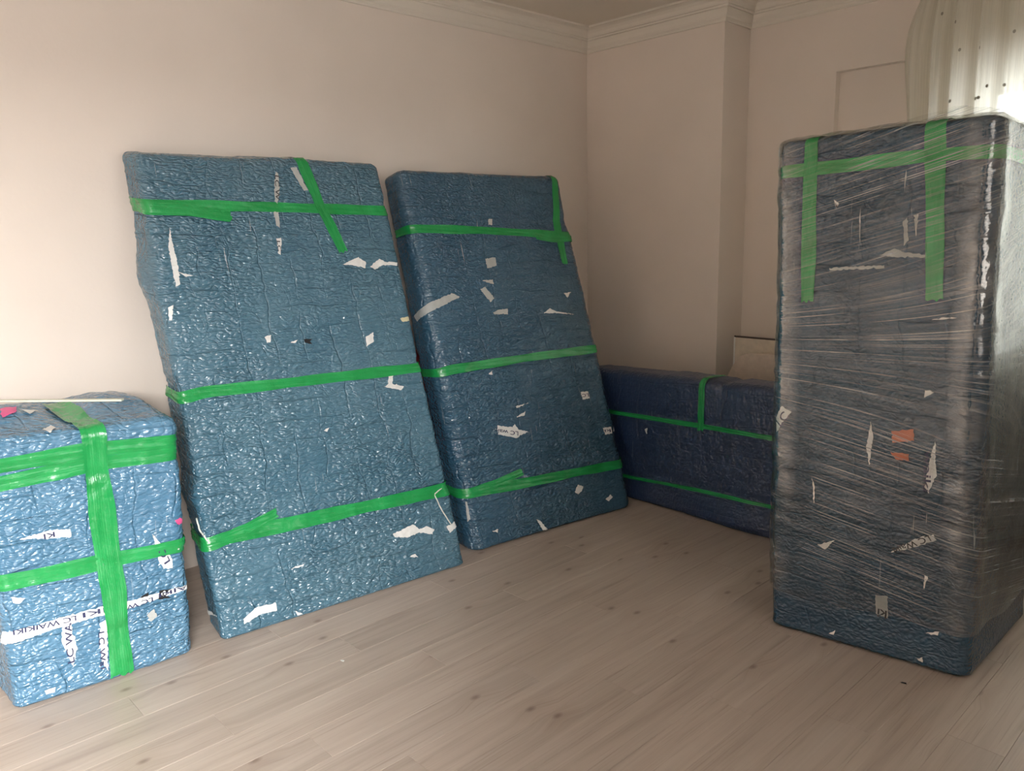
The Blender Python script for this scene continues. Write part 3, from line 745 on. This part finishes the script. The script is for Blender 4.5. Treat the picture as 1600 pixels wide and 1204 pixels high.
# loose film tail standing up at the top edge and a slack fold at the right corner
def film_strip(pts_a, pts_b):
    a, b = np.array(pts_a), np.array(pts_b); n = 14; m = 5
    t = np.linspace(0, 1, n); ta = np.linspace(0, 1, len(a))
    A = np.stack([np.interp(t, ta, a[:, k]) for k in range(3)], 1); B = np.stack([np.interp(t, ta, b[:, k]) for k in range(3)], 1)
    V = np.stack([A + (B - A) * j / (m - 1) for j in range(m)], 1).reshape(-1, 3)
    V += .004 * np.stack([vnoise(V * 35 + 3 * k, k) for k in range(3)], 1)
    idx = np.arange(n * m).reshape(n, m)
    F = np.stack([idx[:-1, :-1], idx[:-1, 1:], idx[1:, 1:], idx[1:, :-1]], -1).reshape(-1, 4)
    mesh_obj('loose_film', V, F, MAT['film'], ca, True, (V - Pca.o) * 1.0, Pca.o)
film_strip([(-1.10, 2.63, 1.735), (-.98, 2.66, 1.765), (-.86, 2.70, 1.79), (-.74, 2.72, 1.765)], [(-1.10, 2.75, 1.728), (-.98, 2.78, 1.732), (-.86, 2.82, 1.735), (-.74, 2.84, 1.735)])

# pale slat lying across the top of the square package, dark red cloth behind the slabs
sl = boxes('wood_slat', [(-.30, .30, -.011, .011, 0, .007)], MAT['slat'], None, .002)
sl.location = (-3.02, .63, .915); sl.rotation_euler = (0, math.radians(1.0), math.radians(48))
tag(sl, 'thin pale slat lying on top of the square package at far left', 'slat')

def cloth_bundle():
    me = bpy.data.meshes.new('cloth_bundle'); bm = bmesh.new(); bmesh.ops.create_icosphere(bm, subdivisions=4, radius=1.0)
    co = np.array([v.co[:] for v in bm.verts]); n = co / np.linalg.norm(co, axis=1, keepdims=True)
    sgn = np.sign(n) * np.abs(n) ** .62
    d = 1 + .10 * vnoise(n * 2.3 + 4, 3) + .05 * vnoise(n * 6 + 1, 5)
    p = sgn * d[:, None] * np.array([.10, .13, .46])
    p[:, 2] -= p[:, 2].min()
    for v, q in zip(bm.verts, p): v.co = q
    bm.to_mesh(me); bm.free(); me.polygons.foreach_set('use_smooth', np.ones(len(me.polygons), bool)); me.materials.append(MAT['red'])
    o = bpy.data.objects.new('cloth_bundle', me); COL.objects.link(o); return o
cb = cloth_bundle(); cb.location = (-3.24, 2.30, .0)
tag(cb, 'dark red cloth bundle in the shadow gap behind the two leaning slabs', 'bundle')

# cream furniture boards standing behind the low slab
br = tag(empty('furniture_board', (-2.15, 4.03, 0)), 'pale rectangular board with dark top edge standing behind the low navy slab', 'board')
boxes('panel', [(-.225, .42, -.011, .011, 0, .846)], MAT['cream'], br, .002)
boxes('edge_strip', [(-.225, .42, -.013, .013, .846, .853)], MAT['dark_edge'], br)
boxes('side_edge', [(-.234, -.225, -.012, .012, 0, .846)], MAT['white_frame'], br)
boxes('back_edge', [(-.240, -.234, .002, .012, 0, .853)], MAT['dark_edge'], br)
def headboard():
    pts = []; W = .40; n = 28
    for i in range(n + 1):
        u = i / n * 2 - 1; z = .785 - .028 * abs(u) ** 2.2 - .19 * max(0, (abs(u) - .62) / .38) ** 2.3
        pts.append((u * W, z))
    poly = [(-W, 0)] + pts + [(W, 0)]
    k = len(poly); V = [(x, -.012, z) for x, z in poly] + [(x, .012, z) for x, z in poly]
    F = [tuple(range(k)), tuple(range(k, 2 * k))[::-1]] + [(i, i + k, (i + 1) % k + k, (i + 1) % k) for i in range(k)]
    o = mesh_obj('headboard', V, F, MAT['cream2']); m = o.modifiers.new('edge', 'BEVEL'); m.width = .005; m.segments = 2; m.limit_method = 'ANGLE'
    return o
hb = headboard(); hb.location = (-1.985, 3.93, 0)
tag(hb, 'beige curved-top headboard in front of the pale board, behind the low slab', 'headboard')

# sheer curtain in front of the back window
CX0, CX1, CY = -1.545, .68, 4.085
def curtain():
    n, m = 420, 60; x = np.linspace(0, 1, n); V, R = [], []
    for j in range(m + 1):
        t = j / m; z = 2.60 - 2.56 * t
        amp = .016 + .014 * min(1, t * 2)
        ph = x * (CX1 - CX0)
        w = ph * 66 + 1.3 * np.sin(ph * 9) + .5 * np.sin(t * 3 + ph * 4)
        y = CY + amp * (np.sin(w + .75 * np.sin(w)) + .35 * np.sin(ph * 150 + 2 * np.sin(ph * 5)) * .5) + .008 * np.sin(ph * 17 + t * 5)
        left = (.055 * np.exp(-((t - .02) / .06) ** 2) - .035 * np.exp(-((t - .13) / .10) ** 2)) * np.exp(-x * 28)
        xx = CX0 + ph + left + .010 * np.sin(w * 1.0 + 1.2)
        V.append(np.stack([xx, y, np.full(n, z)], 1)); R.append(np.stack([ph, np.zeros(n), np.full(n, z)], 1))
    V = np.concatenate(V); R = np.concatenate(R)
    idx = np.arange((m + 1) * n).reshape(m + 1, n)
    F = np.stack([idx[:-1, :-1], idx[1:, :-1], idx[1:, 1:], idx[:-1, 1:]], -1).reshape(-1, 4)
    return V, F, R, n, m
cr = tag(empty('sheer_curtain', ((CX0 + CX1) / 2, CY, 0)), 'dotted cream sheer curtain over the window behind the tall carton', 'curtain')
V, F, R, cn, cm = curtain(); co_ = np.array(cr.location)
mesh_obj('cloth', V, F, MAT['sheer'], cr, True, R, co_)
def dot(fx, z, r):
    t = (2.60 - z) / 2.56; j = int(round(t * cm)); i = int(round(fx * (cn - 1))); c = V[j * cn + i].copy()
    a = V[j * cn + min(i + 2, cn - 1)] - V[j * cn + max(i - 2, 0)]; a[2] = 0; a /= np.linalg.norm(a)
    nr = np.array([a[1], -a[0], 0]); nr = nr if nr[1] < 0 else -nr
    P_ = [c + nr * .003] + [c + nr * .002 + a * r * math.cos(k * math.pi / 6) + np.array([0, 0, r * math.sin(k * math.pi / 6)]) for k in range(12)]
    mesh_obj('embroidered_dot', P_, [(0, 1 + k, 1 + (k + 1) % 12) for k in range(12)], MAT['dot'], cr, False, origin=co_)
for px_x, z in DOTS: dot((px_x - CX0) / (CX1 - CX0), z, .0075)
boxes('curtain_rail', [(CX0 - .08 - co_[0], CX1 + .05 - co_[0], -.02, .02, 2.60, 2.625)], MAT['rail'], cr, .004)
for bx in (CX0 + .1, -.3, CX1 - .1): boxes('rail_bracket', [(bx - .012 - co_[0], bx + .012 - co_[0], -.012, YR - CY, 2.618, 2.640)], MAT['rail'], cr)

# litter on the floor
def flake(loc, s, mat, label):
    V = [(-s, -.3 * s, .0004), (-.2 * s, -.5 * s, .0016), (s, -.1 * s, .0006), (.6 * s, .5 * s, .002), (-.7 * s, .45 * s, .0006)]
    o = mesh_obj('paper_flake', V + [(x, y, z + .0008) for x, y, z in V], [(4, 3, 2, 1, 0), (5, 6, 7, 8, 9)] + [(i, (i + 1) % 5, (i + 1) % 5 + 5, i + 5) for i in range(5)], MAT[mat]); o.location = loc
    tag(o, label, 'flake'); return o
flake((-2.245, 1.293, 0), .010, 'paper_w', 'tiny white paper flake lying on the open floor')
flake((-0.827, 2.483, 0), .009, 'paper_k', 'tiny dark flake on the floor in front of the tall carton')
